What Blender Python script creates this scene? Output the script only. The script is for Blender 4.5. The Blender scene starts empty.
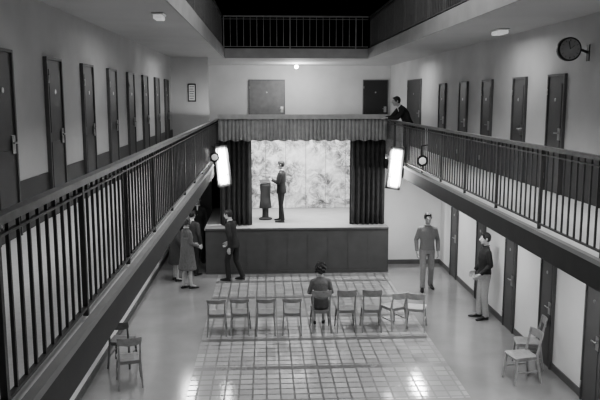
import bpy, bmesh, math, random
from mathutils import Vector, Matrix, Euler
random.seed(4)
V = Vector
D = bpy.data
SC = bpy.context.scene
try:
    SC.view_settings.look = 'AgX - Medium High Contrast'
except Exception:
    pass

# ------------------------------------------------------------------ materials
def mat(name, v, rough=0.6, var=0.12, scale=6.0, bump=0.0, emit=0.0, metal=0.0, spec=0.5):
    m = D.materials.new(name); m.use_nodes = True
    nt = m.node_tree; N = nt.nodes; L = nt.links
    b = N["Principled BSDF"]
    b.inputs["Roughness"].default_value = rough
    b.inputs["Metallic"].default_value = metal
    b.inputs["Specular IOR Level"].default_value = spec
    tc = N.new("ShaderNodeTexCoord"); nz = N.new("ShaderNodeTexNoise")
    nz.inputs["Scale"].default_value = scale; nz.inputs["Detail"].default_value = 5
    L.new(tc.outputs["Object"], nz.inputs["Vector"])
    r = N.new("ShaderNodeValToRGB")
    a = max(0, v*(1-var)); c = v*(1+var)
    r.color_ramp.elements[0].position = .3; r.color_ramp.elements[1].position = .7
    r.color_ramp.elements[0].color = (a, a, a, 1); r.color_ramp.elements[1].color = (c, c, c, 1)
    L.new(nz.outputs["Fac"], r.inputs["Fac"]); L.new(r.outputs["Color"], b.inputs["Base Color"])
    if bump:
        bp = N.new("ShaderNodeBump"); bp.inputs["Strength"].default_value = bump
        bp.inputs["Distance"].default_value = .02
        L.new(nz.outputs["Fac"], bp.inputs["Height"]); L.new(bp.outputs["Normal"], b.inputs["Normal"])
    if emit:
        b.inputs["Emission Color"].default_value = (1, 1, 1, 1)
        b.inputs["Emission Strength"].default_value = emit
    return m

M_wall   = mat("painted_plaster", .52, .75, .06, 1.5)
M_wallG  = mat("ground_plaster", .80, .6, .04, 1.5)
M_darkshade   = mat("dark_paint_and_shade", .055, .5, .1, 2)  # dark paint; on the gallery walls it stands for shade below the rails
M_uppershade   = mat("upper_plaster_shade", .02, .9, .2, 2)  # darkness of the unlit upper storey put into the colour, against stray light
M_ceil   = mat("ceiling_paint", .5, .8, .04, 1.2)
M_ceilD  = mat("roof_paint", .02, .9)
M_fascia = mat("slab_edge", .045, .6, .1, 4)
M_gfloor = mat("gallery_terrazzo", .8, .35, .06, 30)
M_rail   = mat("rail_wood", .10, .35, .2, 12)
M_bal    = mat("baluster_paint", .09, .4, .1, 10)
M_balD   = mat("baluster_dark", .13, .4, .1, 10)
M_door   = mat("cell_door_paint", .065, .45, .15, 3)
M_frame  = mat("door_frame_paint", .11, .5, .1, 3)
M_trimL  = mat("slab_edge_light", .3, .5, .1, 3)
M_steel  = mat("steel", .45, .3, .05, 10, metal=1)
M_stage  = mat("stage_front_cloth", .075, .7, .12, 3)
M_stagetop = mat("stage_boards", .36, .6, .08, 3)
M_curt   = mat("curtain_velvet", .06, .85, .2, 8)
M_val    = mat("valance_cloth", .38, .85, .12, 8)
M_lamp   = mat("lamp_glass", .8, .4, .02, 3, emit=1.5)
M_lampb  = mat("flood_reflector", .22, .5, .05, 3)
M_lamp2  = mat("ceiling_lamp_glass", .7, .4, .02, 3, emit=.3)
M_bulb   = mat("bulb_glass", .9, .3, .02, 3, emit=25)
M_black  = mat("black_enamel", .02, .4, .1, 5)
M_wood   = mat("chair_wood", .22, .33, .18, 14)
M_woodL  = mat("chair_wood_light", .33, .33, .18, 14)
M_woodD  = mat("chair_wood_dark", .10, .4, .18, 14)
M_white  = mat("white_enamel", .7, .4, .03, 5)
M_base   = mat("baseboard_paint", .12, .5, .1, 5)
# people
M_skin = mat("skin", .40, .5, .06, 20)
M_suit = mat("dark_suit_wool", .022, .8, .2, 40)
M_suit2 = mat("charcoal_wool", .05, .8, .2, 40)
M_shirt = mat("white_shirt", .7, .7, .04, 20)
M_sweat = mat("grey_sweater", .20, .85, .15, 60, bump=.3)
M_slack = mat("light_slacks", .25, .8, .08, 30)
M_slack2 = mat("pale_slacks", .42, .8, .08, 30)
M_coat = mat("grey_coat_tweed", .13, .9, .4, 60, bump=.3)
M_blouse = mat("grey_blouse", .13, .8, .15, 30)
M_skirt = mat("dark_skirt", .05, .8, .15, 30)
M_shoe = mat("shoe_leather", .025, .3, .1, 10)
M_hair = mat("dark_hair", .018, .5, .3, 60, bump=.5)
M_hairL = mat("grey_brown_hair", .07, .5, .3, 60, bump=.5)
M_eye = mat("eye_white", .7, .3)
M_lip = mat("lip", .2, .5)

def floor_mat():
    m = D.materials.new("polished_terrazzo"); m.use_nodes = True
    nt = m.node_tree; N = nt.nodes; L = nt.links; b = N["Principled BSDF"]
    tc = N.new("ShaderNodeTexCoord")
    n1 = N.new("ShaderNodeTexNoise"); n1.inputs["Scale"].default_value = 1.1; n1.inputs["Detail"].default_value = 6
    n2 = N.new("ShaderNodeTexNoise"); n2.inputs["Scale"].default_value = 70
    L.new(tc.outputs["Object"], n1.inputs["Vector"]); L.new(tc.outputs["Object"], n2.inputs["Vector"])
    mx = N.new("ShaderNodeMath"); mx.operation = 'MULTIPLY_ADD'; mx.inputs[1].default_value = .35
    L.new(n2.outputs["Fac"], mx.inputs[0]); L.new(n1.outputs["Fac"], mx.inputs[2])
    r = N.new("ShaderNodeValToRGB")
    r.color_ramp.elements[0].position = .4; r.color_ramp.elements[1].position = .95
    r.color_ramp.elements[0].color = (.22, .22, .22, 1); r.color_ramp.elements[1].color = (.31, .31, .31, 1)
    L.new(mx.outputs[0], r.inputs["Fac"]); L.new(r.outputs["Color"], b.inputs["Base Color"])
    b.inputs["Roughness"].default_value = .14
    b.inputs["Specular IOR Level"].default_value = .7
    return m
M_floor = floor_mat()

def glass_mat():
    m = D.materials.new("glass_block_paving"); m.use_nodes = True
    nt = m.node_tree; N = nt.nodes; L = nt.links; b = N["Principled BSDF"]
    tc = N.new("ShaderNodeTexCoord"); sp = N.new("ShaderNodeSeparateXYZ")
    L.new(tc.outputs["Object"], sp.inputs[0])
    def math_(op, a, c=None):
        n = N.new("ShaderNodeMath"); n.operation = op
        for i, q in enumerate((a, c)):
            if q is None: continue
            if isinstance(q, (int, float)): n.inputs[i].default_value = q
            else: L.new(q, n.inputs[i])
        return n.outputs[0]
    def cell(o, size, th):
        q = math_('DIVIDE', o, size)
        fr = math_('FRACT', q)
        d = math_('ABSOLUTE', math_('SUBTRACT', fr, .5))
        return math_('LESS_THAN', d, th), math_('FLOOR', q)
    mxx, fx = cell(sp.outputs[0], .2145, .43); my, fy = cell(sp.outputs[1], .2, .40)
    pf = math_('FRACT', math_('DIVIDE', sp.outputs[1], 1.4))
    rib = math_('GREATER_THAN', pf, .1)
    pane = math_('MULTIPLY', math_('MULTIPLY', mxx, my), rib)
    cb = N.new("ShaderNodeCombineXYZ"); L.new(fx, cb.inputs[0]); L.new(fy, cb.inputs[1])
    wn = N.new("ShaderNodeTexWhiteNoise"); L.new(cb.outputs[0], wn.inputs["Vector"])
    r = N.new("ShaderNodeValToRGB")
    r.color_ramp.elements[0].color = (.34, .34, .34, 1); r.color_ramp.elements[1].color = (.44, .44, .44, 1)
    L.new(wn.outputs["Value"], r.inputs["Fac"])
    mix = N.new("ShaderNodeMix"); mix.data_type = 'RGBA'
    L.new(pane, mix.inputs[0]); mix.inputs[6].default_value = (.12, .12, .12, 1)
    L.new(r.outputs["Color"], mix.inputs[7]); L.new(mix.outputs[2], b.inputs["Base Color"])
    rr = N.new("ShaderNodeMapRange"); L.new(pane, rr.inputs[0])
    rr.inputs[3].default_value = .35; rr.inputs[4].default_value = .10
    L.new(rr.outputs[0], b.inputs["Roughness"])
    b.inputs["Specular IOR Level"].default_value = .8
    bp = N.new("ShaderNodeBump"); bp.inputs["Strength"].default_value = .25; bp.inputs["Distance"].default_value = .008
    L.new(pane, bp.inputs["Height"]); L.new(bp.outputs["Normal"], b.inputs["Normal"])
    return m
M_glass = glass_mat()

def backdrop_mat():
    m = D.materials.new("painted_backdrop_canvas"); m.use_nodes = True
    nt = m.node_tree; N = nt.nodes; L = nt.links; b = N["Principled BSDF"]
    tc = N.new("ShaderNodeTexCoord")
    def noise(scale, det, rough, dist, stretch):
        n = N.new("ShaderNodeTexNoise"); n.inputs["Scale"].default_value = scale; n.inputs["Detail"].default_value = det
        n.inputs["Roughness"].default_value = rough; n.inputs["Distortion"].default_value = dist
        mp = N.new("ShaderNodeMapping"); mp.inputs["Scale"].default_value = stretch
        L.new(tc.outputs["Object"], mp.inputs["Vector"]); L.new(mp.outputs[0], n.inputs["Vector"]); return n
    n1 = noise(3.4, 12, .82, .9, (1, 1, 1))
    r = N.new("ShaderNodeValToRGB"); e = r.color_ramp.elements
    e[0].position = .40; e[0].color = (.06, .06, .06, 1)
    e[1].position = .58; e[1].color = (.62, .62, .62, 1)
    x = e.new(.49); x.color = (.26, .26, .26, 1)
    L.new(n1.outputs["Fac"], r.inputs["Fac"])
    n2 = noise(1.0, 3, .5, .5, (1, 1, 1.2))
    r2 = N.new("ShaderNodeValToRGB"); r2.color_ramp.elements[0].position = .44; r2.color_ramp.elements[1].position = .60
    L.new(n2.outputs["Fac"], r2.inputs["Fac"])
    mixs = N.new("ShaderNodeMix"); mixs.data_type = 'RGBA'; L.new(r2.outputs["Color"], mixs.inputs[0])
    L.new(r.outputs["Color"], mixs.inputs[6]); mixs.inputs[7].default_value = (.62, .62, .62, 1)
    mixt = N.new("ShaderNodeMix"); mixt.data_type = 'RGBA'; mixt.inputs[0].default_value = .3
    L.new(mixs.outputs[2], mixt.inputs[6]); L.new(r.outputs["Color"], mixt.inputs[7])
    sp = N.new("ShaderNodeSeparateXYZ"); L.new(tc.outputs["Object"], sp.inputs[0])
    dv = N.new("ShaderNodeMath"); dv.operation = 'DIVIDE'; dv.inputs[1].default_value = .6; L.new(sp.outputs[0], dv.inputs[0])
    fr = N.new("ShaderNodeMath"); fr.operation = 'FRACT'; L.new(dv.outputs[0], fr.inputs[0])
    lt = N.new("ShaderNodeMath"); lt.operation = 'LESS_THAN'; lt.inputs[1].default_value = .05; L.new(fr.outputs[0], lt.inputs[0])
    ml = N.new("ShaderNodeMath"); ml.operation = 'MULTIPLY'; ml.inputs[1].default_value = .5; L.new(lt.outputs[0], ml.inputs[0])
    mix = N.new("ShaderNodeMix"); mix.data_type = 'RGBA'; L.new(ml.outputs[0], mix.inputs[0])
    L.new(mixt.outputs[2], mix.inputs[6]); mix.inputs[7].default_value = (.12, .12, .12, 1)
    L.new(mix.outputs[2], b.inputs["Base Color"])
    b.inputs["Roughness"].default_value = .85
    return m
M_backdrop = backdrop_mat()

# ------------------------------------------------------------------ mesh helpers
def box(bm, x0, x1, y0, y1, z0, z1, mi=0):
    vs = [bm.verts.new((x, y, z)) for z in (z0, z1) for y in (y0, y1) for x in (x0, x1)]
    for q in ((0,2,3,1),(4,5,7,6),(0,1,5,4),(2,6,7,3),(0,4,6,2),(1,3,7,5)):
        f = bm.faces.new([vs[i] for i in q]); f.material_index = mi

def beam(bm, a, b, w, t, mi=0, w2=None, t2=None, ref=None):
    a = V(a); b = V(b); d = (b-a).normalized()
    ref = V(ref) if ref else (V((0, 0, 1)) if abs(d.z) < .9 else V((0, 1, 0)))
    u = d.cross(ref).normalized(); v = u.cross(d).normalized()
    w2 = w if w2 is None else w2; t2 = t if t2 is None else t2
    vs = []
    for p, ww, tt in ((a, w, t), (b, w2, t2)):
        for su, sv in ((-1,-1),(1,-1),(1,1),(-1,1)):
            vs.append(bm.verts.new(p+u*su*ww/2+v*sv*tt/2))
    for q in ((3,2,1,0),(4,5,6,7),(0,1,5,4),(1,2,6,5),(2,3,7,6),(3,0,4,7)):
        f = bm.faces.new([vs[i] for i in q]); f.material_index = mi

def tube(bm, a, b, ra, rb, seg=14, mi=0, smooth=True):
    a = V(a); b = V(b); d = b-a
    q = d.to_track_quat('Z', 'Y').to_matrix().to_4x4()
    r = bmesh.ops.create_cone(bm, cap_ends=True, segments=seg, radius1=ra, radius2=rb, depth=d.length,
                              matrix=Matrix.Translation((a+b)/2) @ q)
    for f in {f for v in r['verts'] for f in v.link_faces}:
        f.material_index = mi; f.smooth = smooth and len(f.verts) == 4

def ball(bm, c, r, mi=0, sub=2, rot=None):
    if not hasattr(r, '__len__'): r = (r, r, r)
    m = Matrix.Translation(c)
    if rot: m = m @ rot
    m = m @ Matrix.Diagonal((r[0], r[1], r[2], 1))
    q = bmesh.ops.create_icosphere(bm, subdivisions=sub, radius=1, matrix=m)
    for f in {f for v in q['verts'] for f in v.link_faces}:
        f.material_index = mi; f.smooth = True

def capsule(bm, a, b, ra, rb, mi=0):
    tube(bm, a, b, ra, rb, 16, mi); ball(bm, a, ra, mi); ball(bm, b, rb, mi)

def loft(bm, rings, seg=24, mi=0):
    R = []
    for c, u, v in rings:
        R.append([bm.verts.new(V(c)+V(u)*math.cos(2*math.pi*i/seg)+V(v)*math.sin(2*math.pi*i/seg)) for i in range(seg)])
    for k in range(len(R)-1):
        for i in range(seg):
            j = (i+1) % seg
            f = bm.faces.new((R[k][i], R[k][j], R[k+1][j], R[k+1][i])); f.material_index = mi; f.smooth = True
    f = bm.faces.new(list(reversed(R[0]))); f.material_index = mi
    f = bm.faces.new(R[-1]); f.material_index = mi

def finish(bm, name, mats, loc=(0,0,0), rotz=0, scale=1, bevel=0, normals=True):
    if normals: bmesh.ops.recalc_face_normals(bm, faces=bm.faces[:])
    me = D.meshes.new(name); bm.to_mesh(me); bm.free()
    for m in mats: me.materials.append(m)
    ob = D.objects.new(name, me); SC.collection.objects.link(ob)
    ob.location = loc; ob.rotation_euler = (0, 0, rotz); ob.scale = (scale,)*3
    if bevel:
        b = ob.modifiers.new("bevel", 'BEVEL'); b.width = bevel; b.segments = 2; b.limit_method = 'ANGLE'
    return ob

def slab(name, x0, x1, y0, y1, z0, z1, m):
    bm = bmesh.new(); box(bm, x0, x1, y0, y1, z0, z1); return finish(bm, name, [m])

# ------------------------------------------------------------------ dimensions
XL, XR = -2.82, 4.77
GL, GR = -1.22, 3.16
ZG, ZU = 2.95, 5.95
ST = 0.24
Y0, YB = -3.0, 26.7
YS = 17.7
YE = 21.6

# ------------------------------------------------------------------ shell
slab("floor", XL-.2, XR+.2, Y0, YB, -.2, 0, M_floor)
bm = bmesh.new(); box(bm, GL, GR-.07, 2.0, 17.6, -.03, .004)
finish(bm, "floor_glass_paving", [M_glass])
slab("wall_right", XR, XR+.2, Y0, YB, 0, 2.95, M_wallG)
slab("wall_right_gallery", XR, XR+.2, Y0, YB, 2.95, 5.95, M_wall)
slab("wall_left", XL-.2, XL, Y0, YB, 0, 2.95, M_wallG)
slab("wall_left_gallery", XL-.2, XL, Y0, YB, 2.95, 5.95, M_wall)
slab("wall_right_upper", XR, XR+.2, Y0, YB, 5.95, 9.2, M_uppershade)
slab("wall_left_upper", XL-.2, XL, Y0, YB, 5.95, 9.2, M_uppershade)
slab("wall_back", XL-.2, XR+.2, YB, YB+.2, 0, 5.95, M_wall)
slab("wall_back_upper", XL-.2, XR+.2, YB, YB+.2, 5.95, 9.2, M_uppershade)
slab("wall_front", XL-.2, XR+.2, Y0-.2, Y0, 0, 9.2, M_wall)
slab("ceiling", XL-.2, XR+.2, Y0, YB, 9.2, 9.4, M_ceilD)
slab("wall_cross_left", XL, -1.70, YE, YE+.15, 2.95, 5.71, M_wall)
slab("wall_cross_right", GR+.04, XR, 18.6, 18.75, 0, 2.70, M_wallG)
slab("wall_cross_ground_left", XL, -1.58, 20.6, 20.75, 0, 2.70, M_darkshade)

def gallery(name, x0, x1, z, under, top, y0=Y0, y1=YB):
    bm = bmesh.new()
    box(bm, x0, x1, y0, y1, z-ST, z-.03, 0)
    box(bm, x0, x1, y0, y1, z-.03, z, 1)
    return finish(bm, name, [under, top])
gallery("floor_gallery_left", XL, GL, ZG, M_ceil, M_gfloor)
gallery("floor_gallery_right", GR, XR, ZG, M_ceil, M_gfloor)
gallery("floor_landing", GL, GR, ZG, M_ceil, M_gfloor, 21.3, YB)
gallery("ceiling_gallery_left", XL, GL, ZU, M_ceil, M_darkshade)
gallery("ceiling_gallery_right", GR, XR, ZU, M_ceil, M_darkshade)
gallery("ceiling_landing", GL, GR, ZU, M_ceil, M_darkshade, YE, YB)
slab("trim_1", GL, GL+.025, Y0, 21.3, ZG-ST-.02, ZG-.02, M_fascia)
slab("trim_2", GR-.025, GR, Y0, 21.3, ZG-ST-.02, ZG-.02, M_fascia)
slab("trim_8", GL-.03, GL+.03, Y0, 17.6, ZG-.02, ZG+.03, M_trimL)
slab("trim_9", GR-.03, GR+.03, Y0, 17.6, ZG-.02, ZG+.03, M_trimL)
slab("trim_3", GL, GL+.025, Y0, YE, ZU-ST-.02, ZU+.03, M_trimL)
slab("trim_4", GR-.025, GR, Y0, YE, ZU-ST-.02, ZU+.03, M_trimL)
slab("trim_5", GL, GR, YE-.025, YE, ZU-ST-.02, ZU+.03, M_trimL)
slab("shade_band_right", XR-.012, XR, Y0, 20.3, ZG, 3.62, M_darkshade)  # shade behind the railing, painted on as a dark band
slab("shade_band_left", XL, XL+.012, Y0, YE, ZG, 3.55, M_darkshade)  # same painted shade on the left gallery wall
slab("baseboard_right", XR-.02, XR, Y0, 18.6, 0, .12, M_base)
slab("baseboard_cross_right", GR+.05, XR-.02, 18.58, 18.6, 0, .12, M_base)
slab("baseboard_left", XL, XL+.02, Y0, 20.6, 0, .12, M_base)

# ------------------------------------------------------------------ railings
def railing(name, a, b, z, h=1.0, sp=.2, m=(M_rail, M_bal)):
    a = V((a[0], a[1], 0)); b = V((b[0], b[1], 0)); L = (b-a).length; d = (b-a)/L
    bm = bmesh.new()
    beam(bm, a+V((0,0,z+h-.02)), b+V((0,0,z+h-.02)), .065, .045, 0)
    beam(bm, a+V((0,0,z+h-.10)), b+V((0,0,z+h-.10)), .03, .015, 1)
    beam(bm, a+V((0,0,z+.09)), b+V((0,0,z+.09)), .03, .02, 1)
    n = int(L/sp)
    for i in range(n+1):
        p = a+d*(i*sp)
        big = i % 10 == 0
        w = .035 if big else .018
        beam(bm, p+V((0,0,z+.03 if big else z+.085)), p+V((0,0,z+h-.04)), w, w, 1, ref=d)
    return finish(bm, name, list(m))
railing("gallery_railing", (GL-.05, -2.9), (GL-.05, 21.2), ZG, sp=.155)
railing("gallery_railing", (GR+.05, -2.9), (GR+.05, 21.2), ZG, sp=.155)
railing("gallery_railing", (GL-.05, -2.9), (GL-.05, YE), ZU, m=(M_rail, M_balD))
railing("gallery_railing", (GR+.05, -2.9), (GR+.05, YE), ZU, m=(M_rail, M_balD), sp=.12)
railing("gallery_railing", (GL, YE+.05), (GR, YE+.05), ZU, m=(M_trimL, M_trimL))

# ------------------------------------------------------------------ doors
dn = [0]
def door(x, y, z, facing, w=.7, h=1.95, leaf=M_door, frame=M_frame):
    dn[0] += 1
    bm = bmesh.new()
    fw = .035
    box(bm, -w/2-fw, -w/2, -.05, .0, 0, h+fw, 1); box(bm, w/2, w/2+fw, -.05, 0, 0, h+fw, 1)
    box(bm, -w/2, w/2, -.05, 0, h, h+fw, 1)
    box(bm, -w/2, w/2, -.03, 0, 0.005, h, 0)
    box(bm, -w/2+.07, w/2-.07, -.038, -.03, .15, h*.48, 0); box(bm, -w/2+.07, w/2-.07, -.038, -.03, h*.54, h-.12, 0)
    box(bm, w/2-.13, w/2-.03, -.05, -.038, h*.46, h*.56, 2)
    tube(bm, (w/2-.08, -.04, h*.52), (w/2-.08, -.09, h*.52), .012, .012, 8, 2)
    tube(bm, (w/2-.08, -.085, h*.52), (w/2-.19, -.085, h*.52), .01, .01, 8, 2)
    tube(bm, (0, -.03, h*.8), (0, -.045, h*.8), .03, .03, 12, 2)
    for zz in (.25, h-.25): tube(bm, (-w/2, -.055, zz-.05), (-w/2, -.055, zz+.05), .012, .012, 8, 2)
    rz = {'-y': 0, '+x': math.pi/2, '-x': -math.pi/2}[facing]
    return finish(bm, "door_%d" % dn[0], [leaf, frame, M_steel], (x, y, z), rz)
for d_ in (2.2, 4.0, 5.8, 7.5, 9.4, 11.2, 13.0, 14.8, 16.6, 18.4, 20.2):
    door(XL+.001, d_+.17, ZG, '+x', h=2.04, w=.62)
for d_ in (5.7, 7.5, 9.3, 11.3, 12.98, 14.9, 16.7, 18.7):
    door(XR-.001, d_, ZG, '-x', h=1.90, w=.60)
M_doorG = mat("ground_door_paint", .10, .5, .1, 3)
for d_ in (5.8, 7.6, 9.55, 11.25, 13.05, 14.95, 17.1):
    door(XR-.001, d_, 0, '-x', w=.50, h=2.0, leaf=M_doorG, frame=M_doorG)
door(XR-.001, 22.3, ZG, '-x', w=1.9, h=2.1, leaf=M_black)
door(.08, YB-.001, ZG, '-y', w=1.3, h=2.2, leaf=mat("landing_door_paint", .16, .5), frame=M_frame)
door(4.2, YB-.001, ZG, '-y', w=.9, h=2.2, leaf=M_black)

bm = bmesh.new(); box(bm, -.12, .12, -.03, 0, -.27, .27, 0); box(bm, -.09, .09, -.035, -.03, -.23, .23, 1)
for i in range(6): box(bm, -.07, .07-.02*(i % 2), -.037, -.035, .17-i*.07, .185-i*.07, 0)
finish(bm, "framed_notice", [M_black, M_shirt], (-2.2, YE, 4.66))

# ------------------------------------------------------------------ stage
bm = bmesh.new()
SX0, SX1, SH = -1.54, GR+.02, 1.20
box(bm, SX0, SX1, YS, 21.1, 0, SH-.05, 0)
box(bm, SX0-.02, SX1, YS-.03, 21.1, SH-.05, SH, 1)
n = 9
for i in range(n+1):
    x = SX0+(SX1-SX0)*i/n
    box(bm, x-.006 if i else x, x+.006 if i < n else x, YS-.008, YS, .08, SH-.05, 0)
box(bm, SX0, SX1, YS-.02, YS, 0, .08, 0)
box(bm, SX0, SX1, YS-.036, YS-.0, SH-.05, SH-.002, 2)
finish(bm, "stage", [M_stage, M_stagetop, M_frame])

def pleated(name, x0, x1, y, z0, z1, m, pleat=.11, amp=.045, seg=8, scallop=0, nz=6):
    bm = bmesh.new(); n = int((x1-x0)/pleat*seg)
    rows = []
    for k in range(nz+1):
        t = k/nz; row = []
        for i in range(n+1):
            s = i/n; x = x0+(x1-x0)*s
            ph = 2*math.pi*(x-x0)/pleat+.5*math.sin(x*9)
            a = amp*(1-.55*t)*(1+.3*math.sin(x*5.3))
            zb = z0+scallop*(.5+.5*math.cos(2*math.pi*(x-x0)/(pleat*3)))
            zz = zb+(z1-zb)*t
            row.append(bm.verts.new((x+.01*math.sin(ph*2), y+a*math.sin(ph), zz)))
        rows.append(row)
    for k in range(nz):
        for i in range(n):
            f = bm.faces.new((rows[k][i], rows[k][i+1], rows[k+1][i+1], rows[k+1][i])); f.smooth = True
    ob = finish(bm, name, [m])
    so = ob.modifiers.new("thick", 'SOLIDIFY'); so.thickness = .006
    return ob
pleated("stage_curtain", -1.17, -.34, 18.1, SH+.005, 3.98, M_curt, pleat=.13, amp=.06)
pleated("stage_curtain", 2.20, 3.12, 18.1, SH+.005, 3.98, M_curt, pleat=.13, amp=.06)
pleated("stage_valance", GL+.03, GR-.03, 17.92, 3.40, 4.02, M_val, pleat=.10, amp=.03, scallop=.04)
bm = bmesh.new(); box(bm, GL+.03, GR-.03, 17.84, 18.2, 4.02, 4.08, 0)
box(bm, GL+.03, GR-.03, 17.83, 17.86, 3.97, 4.09, 0)
finish(bm, "valance_beam", [mat("beam_paint", .42, .6)])
slab("stage_masking_flat", GL+.03, GL+.05, 18.3, 21.0, SH, 3.95, M_curt)
slab("stage_masking_flat", GR-.05, GR-.03, 18.3, 21.0, SH, 3.95, M_curt)
bm = bmesh.new(); nx, nz = 60, 20; g = []
for k in range(nz+1):
    g.append([bm.verts.new((GL+.07+(GR-GL-.14)*i/nx, 20.9+.006*math.sin(i*.9+k*.15), SH+.01+2.7*k/nz)) for i in range(nx+1)])
for k in range(nz):
    for i in range(nx):
        f = bm.faces.new((g[k][i], g[k][i+1], g[k+1][i+1], g[k+1][i])); f.smooth = True
finish(bm, "stage_backdrop", [M_backdrop])

# small draped stand next to the actor
bm = bmesh.new()
loft(bm, [((0,0,0),(.2,0,0),(0,.17,0)), ((0,0,.04),(.2,0,0),(0,.17,0)), ((0,0,.07),(.10,0,0),(0,.09,0)),
          ((0,0,.6),(.09,0,0),(0,.08,0)), ((0,0,.95),(.12,0,0),(0,.11,0)), ((0,0,1.0),(.16,0,0),(0,.15,0))], 20, 0)
rings = []
for z, r in ((.35,.19),(.6,.16),(.8,.15),(1.0,.17),(1.04,.175),(1.06,.16)):
    rings.append(((0,0,z),(r,0,0),(0,r*.85,0)))
loft(bm, rings, 20, 1)
beam(bm, (0,-.12,1.08), (0,.12,1.17), .3, .03, 0)
beam(bm, (0,-.08,1.11), (0,.1,1.18), .2, .02, 0)
finish(bm, "lectern", [M_suit2, mat("prop_cloth", .07, .8)], (.0, 19.0, SH), .2, .92, bevel=.004)

# ------------------------------------------------------------------ flood panels, spots, ceiling lamps, clock
def flood(loc, rz, tilt, side):
    bm = bmesh.new(); w, h, t = .165, .48, .07
    box(bm, -w, w, 0, t, -h, h, 0)
    fr = .048
    for a in ((-w, -w+fr, -h, h), (w-fr, w, -h, h), (-w, w, -h, -h+fr), (-w, w, h-fr, h)):
        box(bm, a[0], a[1], -.05, 0, a[2], a[3], 0)
    box(bm, -w+fr, w-fr, -.008, 0, -h+fr, h-fr, 2)
    for x in (-.045, .045):
        tube(bm, (x, -.028, -h+.08), (x, -.028, h-.08), .019, .019, 10, 1)
    for zz in (-.2, .2): box(bm, -w+fr, w-fr, -.052, -.046, zz-.008, zz+.008, 0)
    beam(bm, (0, t, h-.15), (side*.16, t+.05, h+.02), .03, .02, 0)
    beam(bm, (0, t, h-.6), (side*.15, t+.05, h-.45), .03, .02, 0)
    ob = finish(bm, "flood_light_panel", [M_black, M_lamp, M_lampb], loc)
    ob.rotation_euler = Euler((0, tilt, rz), 'XYZ'); return ob
flood((-1.00, 16.4, 2.92), .35, -.12, -1)
flood((2.95, 15.7, 2.92), -.35, .12, 1)

def spot(loc, rz):
    bm = bmesh.new()
    loft(bm, [((0,-.07,0),(.11,0,0),(0,0,.11)), ((0,-.05,0),(.105,0,0),(0,0,.105)), ((0,.05,0),(.06,0,0),(0,0,.06)),
              ((0,.16,0),(.045,0,0),(0,0,.045)), ((0,.18,0),(.02,0,0),(0,0,.02))], 20, 0)
    ball(bm, (0,-.05,0), (.085,.04,.085), 1)
    beam(bm, (0,.05,.05), (0,.05,.28), .02, .02, 0); beam(bm, (0,.05,.28), (.12,.05,.3), .02, .02, 0)
    return finish(bm, "spot_lamp", [M_black, M_lamp2], loc, rz)
spot((GL+.12, 15.4, 3.22), math.pi*.0)
spot((GR-.13, 13.4, 3.3), math.pi*.0)

def ceiling_lamp(x, y, z, w=.2, l=.5, m=M_lamp2):
    bm = bmesh.new(); box(bm, -w/2, w/2, -l/2, l/2, -.03, 0, 0); box(bm, -w/2+.02, w/2-.02, -l/2+.02, l/2-.02, -.09, -.03, 1)
    return finish(bm, "ceiling_lamp", [M_white, m], (x, y, z), 0, 1, bevel=.015)
for y in (4.0, 12.6): ceiling_lamp(4.2, y, ZU-ST)
for y in (3.0, 10.5): ceiling_lamp(-1.52, y, ZU-ST, l=.34, w=.17)
bm = bmesh.new(); tube(bm, (0,0,0), (0,0,-.05), .07, .06, 16, 0); ball(bm, (0,0,-.1), .07, 1)
finish(bm, "globe_lamp", [M_white, M_bulb], (1.15, 25.6, ZU-ST))

bm = bmesh.new()
tube(bm, (0,-.05,0), (0,.05,0), .20, .20, 32, 0); tube(bm, (0,-.056,0), (0,-.049,0), .175, .175, 32, 1)
for i in range(12):
    a = i*math.pi/6
    beam(bm, (math.sin(a)*.13,-.058,math.cos(a)*.13), (math.sin(a)*.16,-.058,math.cos(a)*.16), .012, .004, 0)
beam(bm, (0,-.061,0), (.07,-.061,.06), .016, .004, 0); beam(bm, (0,-.063,0), (-.03,-.063,.13), .011, .004, 0)
beam(bm, (.18,0,0), (.36,0,-.06), .04, .04, 0); box(bm, .33, .35, -.05, .05, -.2, .08, 0)
finish(bm, "wall_clock", [M_black, mat("clock_face", .3, .5)], (XR-.36, 10.15, 5.2), 0, .85)

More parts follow.
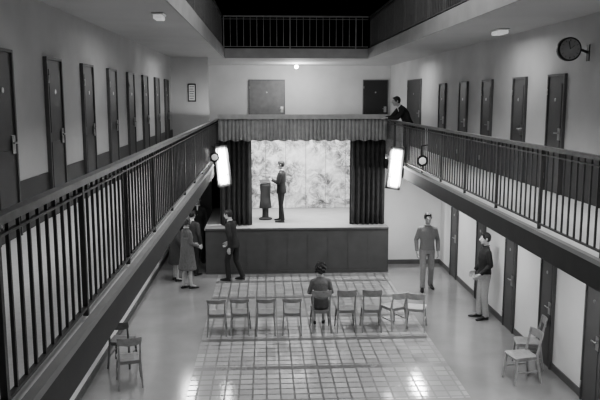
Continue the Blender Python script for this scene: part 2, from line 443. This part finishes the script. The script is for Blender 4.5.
# ------------------------------------------------------------------ chairs
def chair(x, y, heading, back=.80, m=M_wood, z=0, bh=.13, sc=1.0):
    bm = bmesh.new()
    nx, ny = 8, 8; top = []; bot = []
    for j in range(ny+1):
        rt, rb_ = [], []
        for i in range(nx+1):
            u = i/nx*2-1; v = j/ny*2-1
            w = .195-.02*(1-v)/2 if abs(v) < .9 else .18-.02*(1-v)/2
            zz = .45-.012*(1-u*u)*(1-v*v*.6)-(.012 if v > .85 else 0)
            rt.append(bm.verts.new((u*w, v*.2, zz))); rb_.append(bm.verts.new((u*w, v*.2, zz-.02)))
        top.append(rt); bot.append(rb_)
    for j in range(ny):
        for i in range(nx):
            for g_, s in ((top, 1), (bot, -1)):
                f = (g_[j][i], g_[j][i+1], g_[j+1][i+1], g_[j+1][i]); bm.faces.new(f if s > 0 else f[::-1])
    edge = [(0, i) for i in range(nx)]+[(j, nx) for j in range(ny)]+[(ny, i) for i in range(nx, 0, -1)]+[(j, 0) for j in range(ny, 0, -1)]
    for k in range(len(edge)):
        a = edge[k]; b = edge[(k+1) % len(edge)]
        bm.faces.new((top[a[0]][a[1]], bot[a[0]][a[1]], bot[b[0]][b[1]], top[b[0]][b[1]]))
    for s in (-1, 1):
        beam(bm, (s*.19, .205, .0), (s*.155, .165, .44), .026, .026, 0, .034, .036)
        beam(bm, (s*.185, -.25, .0), (s*.160, -.175, .45), .026, .028, 0, .032, .042)
        beam(bm, (s*.160, -.175, .43), (s*.165, -.255, back-.01), .032, .042, 0, .024, .022)
        beam(bm, (s*.158, .16, .405), (s*.158, -.18, .405), .02, .045)
        beam(bm, (s*.175, .19, .2), (s*.175, -.21, .2), .016, .022)
    beam(bm, (-.155, .165, .405), (.155, .165, .405), .02, .045)
    beam(bm, (-.16, -.175, .405), (.16, -.175, .405), .02, .045)
    n = 12; h = bh
    cols = []
    for i in range(n+1):
        u = i/n*2-1
        yy = -.235-.045*(1-u*u)
        hh = h*(1-.25*u**4)
        c = []
        for (dy, zz) in ((-.009, back-hh), (.009, back-hh), (-.009-.02, back), (.009-.02, back)):
            c.append(bm.verts.new((u*.19, yy+dy, zz)))
        cols.append(c)
    for i in range(n):
        a, b = cols[i], cols[i+1]
        for q in ((0, 2), (3, 1), (1, 0), (2, 3)):
            bm.faces.new((a[q[0]], b[q[0]], b[q[1]], a[q[1]]))
    for c in (cols[0], cols[-1]): bm.faces.new((c[0], c[1], c[3], c[2]))
    return finish(bm, "dining_chair", [m], (x, y, z), heading, sc, bevel=.004)
for x, y, r in ((-.95, 13.1, .04), (-.50, 13.12, -.03), (-.01, 13.1, .02), (.50, 13.1, -.04)):
    chair(x, y, r, back=.76, bh=.08, sc=.97)
chair(1.06, 13.2, .02, back=.86)
chair(1.55, 13.2, .0, back=.86)
chair(2.05, 13.2, -.05, back=.86)
chair(2.50, 13.3, .45, back=.76, m=M_woodL)
chair(2.95, 13.2, -.30, back=.78, m=M_woodL)
chair(-2.18, 10.75, .25, back=.84)
chair(-2.45, 11.6, -.1, back=.82, m=M_woodD)
chair(4.08, 10.55, 1.75, back=.82, m=M_woodL)
chair(4.40, 11.15, 1.35, back=.86, m=M_woodL)

# ------------------------------------------------------------------ people
def remesh_into(dst, src, voxel, smooth_it, mi):
    me = D.meshes.new("tmp"); src.to_mesh(me); src.free()
    ob = D.objects.new("tmp", me); SC.collection.objects.link(ob)
    r = ob.modifiers.new("r", 'REMESH'); r.mode = 'VOXEL'; r.voxel_size = voxel; r.use_smooth_shade = True
    if smooth_it:
        s = ob.modifiers.new("s", 'SMOOTH'); s.factor = .5; s.iterations = smooth_it
    dg = bpy.context.evaluated_depsgraph_get(); dg.update()
    ev = ob.evaluated_get(dg); me2 = D.meshes.new_from_object(ev)
    me2.materials.clear()
    n0 = len(dst.faces)
    dst.from_mesh(me2)
    dst.faces.ensure_lookup_table()
    for f in dst.faces[n0:]: f.material_index = mi; f.smooth = True
    D.objects.remove(ob); D.meshes.remove(me); D.meshes.remove(me2)

def hand(dst, W, d, n, up, mi, k=1.0, curl=.45):
    d = V(d).normalized(); n = V(n); n = (n-d*n.dot(d)).normalized(); s = d.cross(n).normalized()
    if s.dot(V(up)) < 0: s = -s
    bm = bmesh.new(); W = V(W)
    capsule(bm, W-d*.05, W+d*.01, .026*k, .022*k)
    offs = (.030, .0105, -.0095, -.029); lens = (.072, .080, .075, .059)
    for o, l in zip(offs, lens):
        kn = W+d*(.090-abs(o)*.25)*k+s*o*k
        capsule(bm, W+d*.008+s*o*.55*k, kn, .0145*k, .0105*k)
        p = kn; ang = curl*.5
        for q, (fr, rr) in enumerate(((.46, .0092), (.30, .0084), (.24, .0074))):
            dirv = d*math.cos(ang)+n*math.sin(ang)+s*o*1.2
            p2 = p+dirv.normalized()*l*fr*k
            capsule(bm, p, p2, rr*k, rr*.92*k); p = p2; ang += curl*1.1
    tb = W+d*.022*k+s*.022*k+n*.004
    t1 = tb+(d*.75+s*.62+n*.2).normalized()*.036*k; t2 = t1+(d*.9+s*.35+n*.3).normalized()*.03*k; t3 = t2+(d*.95+s*.1+n*.4).normalized()*.022*k
    capsule(bm, tb, t1, .0145*k, .0115*k); capsule(bm, t1, t2, .011*k, .010*k); capsule(bm, t2, t3, .0098*k, .0085*k)
    remesh_into(dst, bm, .0055, 1, mi)

def head(dst, c, neck, yaw, pitch, mats, hairstyle='short', roll=0):
    R = Euler((pitch, roll, yaw), 'XYZ').to_matrix()
    T = Matrix.Translation(c) @ R.to_4x4() @ Matrix.Diagonal((1.06, 1.04, 1.03, 1))
    bm = bmesh.new()
    ball(bm, (0,-.012,.022), (.073,.090,.094), sub=3)
    ball(bm, (0,.022,-.03), (.059,.066,.080), sub=3)
    ball(bm, (0,.055,-.088), (.030,.028,.026))
    for s in (-1, 1):
        ball(bm, (s*.036,.058,-.028), (.022,.022,.026))
        ball(bm, (s*.036,.02,-.075), (.022,.04,.022))
        ball(bm, (s*.074,-.006,-.004), (.010,.019,.031), rot=Euler((0, s*.25, 0)).to_matrix().to_4x4())
    capsule(bm, (0,.086,.014), (0,.106,-.026), .008, .0125); ball(bm, (0,.094,-.032), (.016,.012,.009))
    capsule(bm, (-.032,.076,.024), (.032,.076,.024), .0115, .0115)
    ball(bm, (0,.084,-.058), (.024,.010,.011))
    bmesh.ops.transform(bm, matrix=T, verts=bm.verts[:])
    capsule(bm, T @ V((0,-.022,-.055)), V(neck), .052, .056)
    remesh_into(dst, bm, .0065, 2, mats['skin'])
    b2 = bmesh.new()
    for s in (-1, 1):
        ball(b2, (s*.029,.0775,.003), (.0125,.008,.0075), mats['eye'])
        ball(b2, (s*.029,.0845,.003), (.0055,.0035,.0058), mats['hair'])
        capsule(b2, (s*.015,.086,.026), (s*.043,.077,.027), .0035, .003, mats['hair'])
    capsule(b2, (-.020,.089,-.059), (.020,.089,-.059), .0035, .0035, mats['lip'])
    bmesh.ops.transform(b2, matrix=T, verts=b2.verts[:])
    me = D.meshes.new("t"); b2.to_mesh(me); b2.free(); dst.from_mesh(me); D.meshes.remove(me)
    h = bmesh.new()
    ball(h, (0,-.02,.03), (.081,.094,.096), sub=3)
    if hairstyle == 'short':
        ball(h, (0,-.045,-.01), (.068,.062,.06), sub=3)
        capsule(h, (-.04,.045,.085), (.045,.05,.082), .024, .020)
        for s in (-1, 1): ball(h, (s*.071,.012,.02), (.010,.02,.028))
    else:
        for i in range(26):
            a = i*2.399; z = .10-.17*(i/25.0)
            r = .085 if z < .06 else .06
            y = math.cos(a)*r-.025; x = math.sin(a)*r
            if y > .03 and z < .07: y = .02
            ball(h, (x, y, z), .03)
        ball(h, (0,-.05,-.03), (.082,.06,.07), sub=3)
    bmesh.ops.transform(h, matrix=T, verts=h.verts[:])
    remesh_into(dst, h, .0075, 1, mats['hair'])

BASE = dict(P=(0,0,.93), C=(0,.005,1.24), N=(0,-.015,1.47), H=(0,.015,1.625),
            sR=(.165,-.01,1.38), sL=(-.165,-.01,1.38), eR=(.225,-.04,1.12), eL=(-.225,-.04,1.12),
            wR=(.235,.04,.87), wL=(-.235,.04,.87),
            hR=(.088,0,.91), hL=(-.088,0,.91), kR=(.10,.02,.49), kL=(-.10,.02,.49),
            aR=(.105,-.02,.085), aL=(-.105,-.02,.085), tR=(.13,.13,.03), tL=(-.13,.13,.03))

def person(name, loc, heading, pose={}, scale=1.0, top=M_suit, bottom=M_suit, kind='suit', shoes=M_shoe, hair=M_hair,
           hairstyle='short', hyaw=0, hpitch=0, hem=None, female=False, nR=None, nL=None, upR=None, upL=None, curl=.45, shirt=M_shirt):
    J = {k: V(v) for k, v in {**BASE, **pose}.items()}
    mats = [M_skin, top, bottom, shoes, hair, M_eye, M_lip, shirt]
    dst = bmesh.new()
    ex = (J['sR']-J['sL']).normalized(); hx = (J['hR']-J['hL']).normalized()
    d1 = (J['C']-J['P']).normalized(); d2 = (J['N']-J['C']).normalized()
    P, C, N_ = J['P'], J['C'], J['N']
    fw = .90 if female else 1.0
    def ring(t, w, dp, off=0):
        if t <= 1: c = P+(C-P)*t; dd = d1; x = hx.lerp(ex, max(0, min(1, t*.7)))
        else: c = C+(N_-C)*(t-1); dd = d2; x = ex
        x = x.normalized(); f = dd.cross(x).normalized()
        return (c+f*off, x*w*fw, f*dp)
    bm = bmesh.new()
    if kind == 'suit': rs = [ring(-.34, .186, .138), ring(-.1, .18, .135), ring(.2, .165, .122), ring(.55, .158, .112, .005), ring(1, .18, .122, .01)]
    elif kind == 'sweater': rs = [ring(-.06, .168, .122), ring(.02, .172, .125), ring(.25, .162, .118), ring(.55, .158, .11, .005), ring(1, .178, .120, .01)]
    else: rs = [ring(.0, .150, .115), ring(.3, .135, .10), ring(.5, .13, .098, .005), ring(1, .165, .12, .018)]
    rs += [ring(1.4, .172, .110, .005), ring(1.66, .135, .09), ring(1.84, .088, .072), ring(2.0, .064, .062)]
    loft(bm, rs)
    if kind == 'coat':
        loft(bm, [((P.x, P.y, .47), hx*.235, V((0,.215,0))), ((P.x, P.y, .5), hx*.233, V((0,.213,0))),
                  ((P.x, P.y, .75), hx*.205, V((0,.175,0))), (P+V((0,0,.05)), hx*.185, V((0,.15,0))),
                  (P+V((0,0,.2)), hx*.165, V((0,.125,0))), (C, ex*.17, V((0,.12,0)))])
    ar = (.058, .052, .040) if not female else (.050, .045, .035)
    if kind in ('suit', 'coat'): ar = tuple(a*1.08 for a in ar)
    for s in 'RL':
        S, E, W = J['s'+s], J['e'+s], J['w'+s]
        capsule(bm, S, E, ar[0], ar[1])
        if kind != 'blouse':
            tube(bm, E, W, ar[1]*.98, ar[2], 16)
        capsule(bm, S, N_.lerp(C, .2), ar[0]*.9, ar[0]*.8)
    if kind in ('suit', 'coat'):
        for s in (-1, 1):
            f = d2.cross(ex).normalized()
            capsule(bm, N_+ex*s*.055+f*-.01+d2*.0, C+ex*s*.03+f*.125+d2*-.02, .016, .008)
        capsule(bm, N_+ex*.055-d2.cross(ex)*.03, N_-ex*.055-d2.cross(ex)*.03, .018, .018)
    remesh_into(dst, bm, .012, 3, 1)
    bm = bmesh.new(); f = d2.cross(ex).normalized()
    if kind != 'blouse':
        for i in range(14):
            a0 = 2*math.pi*i/14; a1 = 2*math.pi*(i+1)/14
            q = lambda a: N_+ex*math.cos(a)*.058+f*(math.sin(a)*.058+.004)+d2*(.018-.018*max(0, math.sin(a)))
            capsule(bm, q(a0), q(a1), .012, .012)
        if kind == 'suit': capsule(bm, N_+f*.06, C+f*.118, .022, .012)
        remesh_into(dst, bm, .006, 1, 7)
    else: bm.free()
    bm = bmesh.new()
    if female:
        if kind == 'blouse':
            loft(bm, [(P+V((0,-.01,-.10)), hx*.17, V((0,.14,0))), (P, hx*.165, V((0,.135,0))), (P+d1*.10, hx*.145, V((0,.11,0)))])
            for s in 'RL': capsule(bm, J['h'+s], J['k'+s]+V((0,-.02,0)), .092, .078)
            capsule(bm, (J['hR']+J['hL'])/2, (J['kR']+J['kL'])/2+V((0,-.03,0)), .085, .07)
            remesh_into(dst, bm, .012, 3, 2)
        else: bm.free()
        bm = bmesh.new()
        for s in 'RL':
            h_, k_, a_ = J['h'+s], J['k'+s], J['a'+s]
            capsule(bm, h_.lerp(k_, .5), k_, .062, .050); mid = k_.lerp(a_, .35)+V((0,-.012,0))
            capsule(bm, k_, mid, .048, .050); capsule(bm, mid, a_, .050, .030); capsule(bm, a_, J['t'+s]+V((0,-.05,.02)), .03, .026)
        remesh_into(dst, bm, .011, 2, 0)
    else:
        loft(bm, [(P-d1*.10, hx*.155, d1.cross(hx)*.115), (P, hx*.166, d1.cross(hx)*.122), (P+d1*.12, hx*.15, d1.cross(hx)*.108)])
        for s in 'RL':
            h_, k_, a_ = J['h'+s], J['k'+s], J['a'+s]
            capsule(bm, h_, k_, .092, .068); cu = a_+(k_-a_).normalized()*-.025
            ball(bm, k_, .069); tube(bm, k_, cu, .067, .060, 18)
        remesh_into(dst, bm, .012, 3, 2)
    for s in 'RL':
        a_, t_ = J['a'+s], J['t'+s]; fd = V((t_.x-a_.x, t_.y-a_.y, 0)).normalized(); sx = V((fd.y, -fd.x, 0))
        slope = (t_.z-.03)
        bm = bmesh.new(); hz = a_.z-.085
        heel = V((a_.x, a_.y, 0))-fd*.055; rr = []
        for q, w, h in ((-.0, .026, .05), (.02, .036, .075), (.07, .04, .10), (.13, .044, .075), (.19, .048, .055), (.24, .042, .045), (.272, .022, .03)):
            z0 = hz+(slope-hz)*(q/.25)
            if female: w *= .85; h *= .85
            rr.append((heel+fd*q*(.92 if female else 1)+V((0,0,z0+h/2+.001)), sx*w, V((0,0,h/2))))
        loft(bm, rr, 18)
        remesh_into(dst, bm, .009, 1, 3)
    for s, sg in (('R', 1), ('L', -1)):
        E, W = J['e'+s], J['w'+s]
        if kind == 'blouse':
            bm = bmesh.new(); capsule(bm, E, W, .042, .027); capsule(bm, J['s'+s].lerp(E, .5), E, .044, .042); remesh_into(dst, bm, .009, 2, 0)
        nn = (nR if s == 'R' else nL) or (-sg, .0, 0)
        up = (upR if s == 'R' else upL) or (0, 1, .2)
        hand(dst, W+(W-E).normalized()*.02, W-E, nn, up, 0, .94 if female else 1.04, curl)
    head(dst, J['H'], J['N']+V((0,0,-.01)), hyaw, hpitch, dict(skin=0, hair=4, eye=5, lip=6), hairstyle)
    ob = finish(dst, name, mats, loc, heading, scale, normals=False)
    return ob

R90 = math.pi/2
person("actor_in_dark_suit", (.43, 18.62, SH), R90*.78, dict(
    eR=(.235, .0, 1.13), wR=(.17, .22, 1.10), eL=(-.235, .02, 1.14), wL=(-.15, .22, 1.2),
    kR=(.11,.05,.49), aR=(.13,.06,.085), tR=(.16,.22,.03), aL=(-.13,-.08,.085), kL=(-.11,-.02,.49), tL=(-.16,.07,.03)),
    scale=.945, hpitch=-.08, hyaw=.2, nR=(0,0,-1), nL=(0,0,-1), upR=(-1,0,.1), upL=(1,0,.1))
person("man_in_dark_suit", (-.80, 17.05, 0), R90*.75, dict(
    P=(0,0,.91), C=(0,.05,1.22), N=(0,.08,1.45), H=(0,.13,1.60), sR=(.165,.05,1.365), sL=(-.165,.08,1.365),
    eR=(.23,.10,1.10), wR=(.2,.24,.90), eL=(-.225,-.02,1.11), wL=(-.23,.0,.85), hR=(.088,-.01,.89), hL=(-.088,.01,.89),
    kL=(-.1,.12,.49), aL=(-.1,.09,.085), tL=(-.11,.25,.03), kR=(.1,-.02,.48), aR=(.1,-.19,.10), tR=(.12,-.03,.03)),
    scale=1.035, top=M_suit, bottom=M_suit, hpitch=-.15)
person("woman_in_grey_coat", (-1.86, 16.35, 0), -R90*.6, dict(
    eR=(.20,.0,1.13), wR=(.15,.22,1.02), eL=(-.20,0,1.13), wL=(-.12,.22,1.04), kR=(.08,.03,.49), kL=(-.08,.0,.49),
    sR=(.15,-.01,1.37), sL=(-.15,-.01,1.37), aR=(.08,.05,.085), tR=(.1,.2,.03), aL=(-.08,-.08,.085), tL=(-.1,.07,.03)),
    scale=1.0, top=M_coat, kind='coat', female=True, hairstyle='curly', hair=M_hairL, nR=(-1,0,0), nL=(1,0,0), upR=(0,0,1), upL=(0,0,1))
person("woman_in_dark_coat", (-2.22, 17.1, 0), -R90*.7, dict(sR=(.15,-.01,1.37), sL=(-.15,-.01,1.37), eR=(.20,-.03,1.13), eL=(-.20,-.03,1.13), wR=(.2,.08,.9), wL=(-.2,.08,.9)),
    scale=.95, top=M_suit2, kind='coat', female=True, hairstyle='curly')
person("man_in_charcoal_suit", (-1.86, 17.6, 0), -R90*.3, {}, scale=.97, top=M_suit2, bottom=M_suit)
person("man_in_black_suit", (-1.86, 19.1, 0), R90*2.0, {}, scale=1.07)
person("man_in_grey_sweater", (3.80, 16.0, 0), math.pi*.98, dict(
    kR=(.10,.10,.50), aR=(.10,.10,.085), tR=(.13,.25,.03), kL=(-.10,.0,.49), aL=(-.12,-.16,.095), tL=(-.15,-.01,.03),
    eR=(.24,-.05,1.13), wR=(.235,.06,.89), eL=(-.24,-.05,1.13), wL=(-.23,.09,.90)),
    scale=1.055, top=M_sweat, bottom=M_slack, kind='sweater', hpitch=-.05)
person("man_in_dark_pullover", (4.47, 13.75, 0), R90*1.0, dict(
    eR=(.225,-.04,1.13), wR=(.19,.14,.95), eL=(-.225,-.04,1.13), wL=(-.19,.14,.95), aR=(.10,.05,.085), tR=(.13,.2,.03), kR=(.1,.05,.49)),
    scale=1.03, top=M_suit, bottom=M_slack2, kind='sweater', shirt=M_suit)
person("seated_woman", (1.06, 13.2, 0), 0.0, dict(
    P=(0,-.04,.57), C=(.0,-.03,.87), N=(0,-.02,1.08), H=(-.01,.01,1.235), sR=(.15,-.03,.99), sL=(-.15,-.03,.99),
    eR=(.22,.0,.76), wR=(.11,.2,.67), eL=(-.22,.0,.76), wL=(-.11,.2,.67), hR=(.085,-.02,.55), hL=(-.085,-.02,.55),
    kR=(.09,.37,.53), kL=(-.09,.37,.53), aR=(.09,.40,.085), aL=(-.09,.36,.085), tR=(.11,.55,.03), tL=(-.11,.5,.03)),
    scale=1.0, top=M_blouse, bottom=M_skirt, kind='blouse', female=True, hairstyle='curly', hyaw=.35,
    nR=(0,0,-1), nL=(0,0,-1), upR=(-1,0,0), upL=(1,0,0))
person("man_leaning_on_railing", (3.55, 17.5, ZG), R90*1.1, dict(
    P=(0,-.05,.90), C=(0,.06,1.19), N=(0,.20,1.38), H=(0,.29,1.50), sR=(.165,.16,1.30), sL=(-.165,.16,1.30),
    eR=(.22,.33,1.085), wR=(.08,.52,1.085), eL=(-.22,.33,1.085), wL=(-.08,.52,1.085), hR=(.088,-.05,.88), hL=(-.088,-.05,.88),
    kR=(.1,-.02,.48), kL=(-.1,-.0,.48), aR=(.1,-.08,.085), aL=(-.1,-.02,.085), tR=(.12,.08,.03), tL=(-.12,.12,.03)),
    scale=.98, top=M_suit, hpitch=-.1, nR=(0,0,-1), nL=(0,0,-1), upR=(0,1,0), upL=(0,1,0))

# ------------------------------------------------------------------ lights
def area(name, loc, rot, sx, sy, w):
    l = D.lights.new(name, 'AREA'); l.shape = 'RECTANGLE'; l.size = sx; l.size_y = sy; l.energy = w
    o = D.objects.new(name, l); SC.collection.objects.link(o); o.location = loc; o.rotation_euler = rot; return o
area("atrium_fill_light", (.97, 10, 8.6), (0,0,0), 2.0, 6, 330)  # general fill added out of frame, not an actual lamp
area("stage_batten_light", (.97, 18.5, 3.85), (math.radians(28), 0, 0), 3.6, .3, 170)
area("stage_batten_front_light", (.97, 18.4, 3.7), (math.radians(50), 0, 0), 3.6, .3, 80)
for y in (5, 9, 13, 16.5):
    area("ground_lamp_light_right", (3.75, y, ZG-ST-.03), (0, math.radians(25), 0), .3, 1.2, 70)
    area("ground_lamp_light_left", (-1.9, y, ZG-ST-.03), (0, 0, 0), .3, 1.2, 14 if y < 12 else 26)
for y in (2.5, 7.0, 12.6, 20.5): area("gallery_lamp_and_fill_right", (3.9, y, ZU-ST-.12), (0,0,0), .3, 1.5, 19)  # the farthest one is added fill with no fixture
for y, e in ((2.5, 3), (7, 6), (12, 11), (18.2, 20)): area("gallery_lamp_and_fill_left", (-1.7, y, ZU-ST-.12), (0,0,0), .3, 1.5, e)  # here too the farthest is fill without a lamp
area("flood_light_left", (-.96, 16.3, 2.92), (R90, 0, .35), .22, .8, 55)
area("flood_light_right", (2.93, 15.6, 2.92), (R90, 0, -.35), .22, .8, 55)
p = D.lights.new("globe_light", 'POINT'); p.energy = 90; p.shadow_soft_size = .08
o = D.objects.new("globe_light", p); SC.collection.objects.link(o); o.location = (1.15, 25.0, 5.2)

w = D.worlds.new("World"); SC.world = w; w.use_nodes = True
w.node_tree.nodes["Background"].inputs[0].default_value = (.5, .5, .5, 1)
w.node_tree.nodes["Background"].inputs[1].default_value = .1

# ------------------------------------------------------------------ camera
cam = D.cameras.new("camera"); co = D.objects.new("camera", cam); SC.collection.objects.link(co)
co.location = (0, 0, 4.5); co.rotation_euler = (math.radians(90-8.29), 0, math.radians(-2.86))
cam.lens = 42; cam.sensor_width = 36; cam.clip_start = .05
SC.camera = co
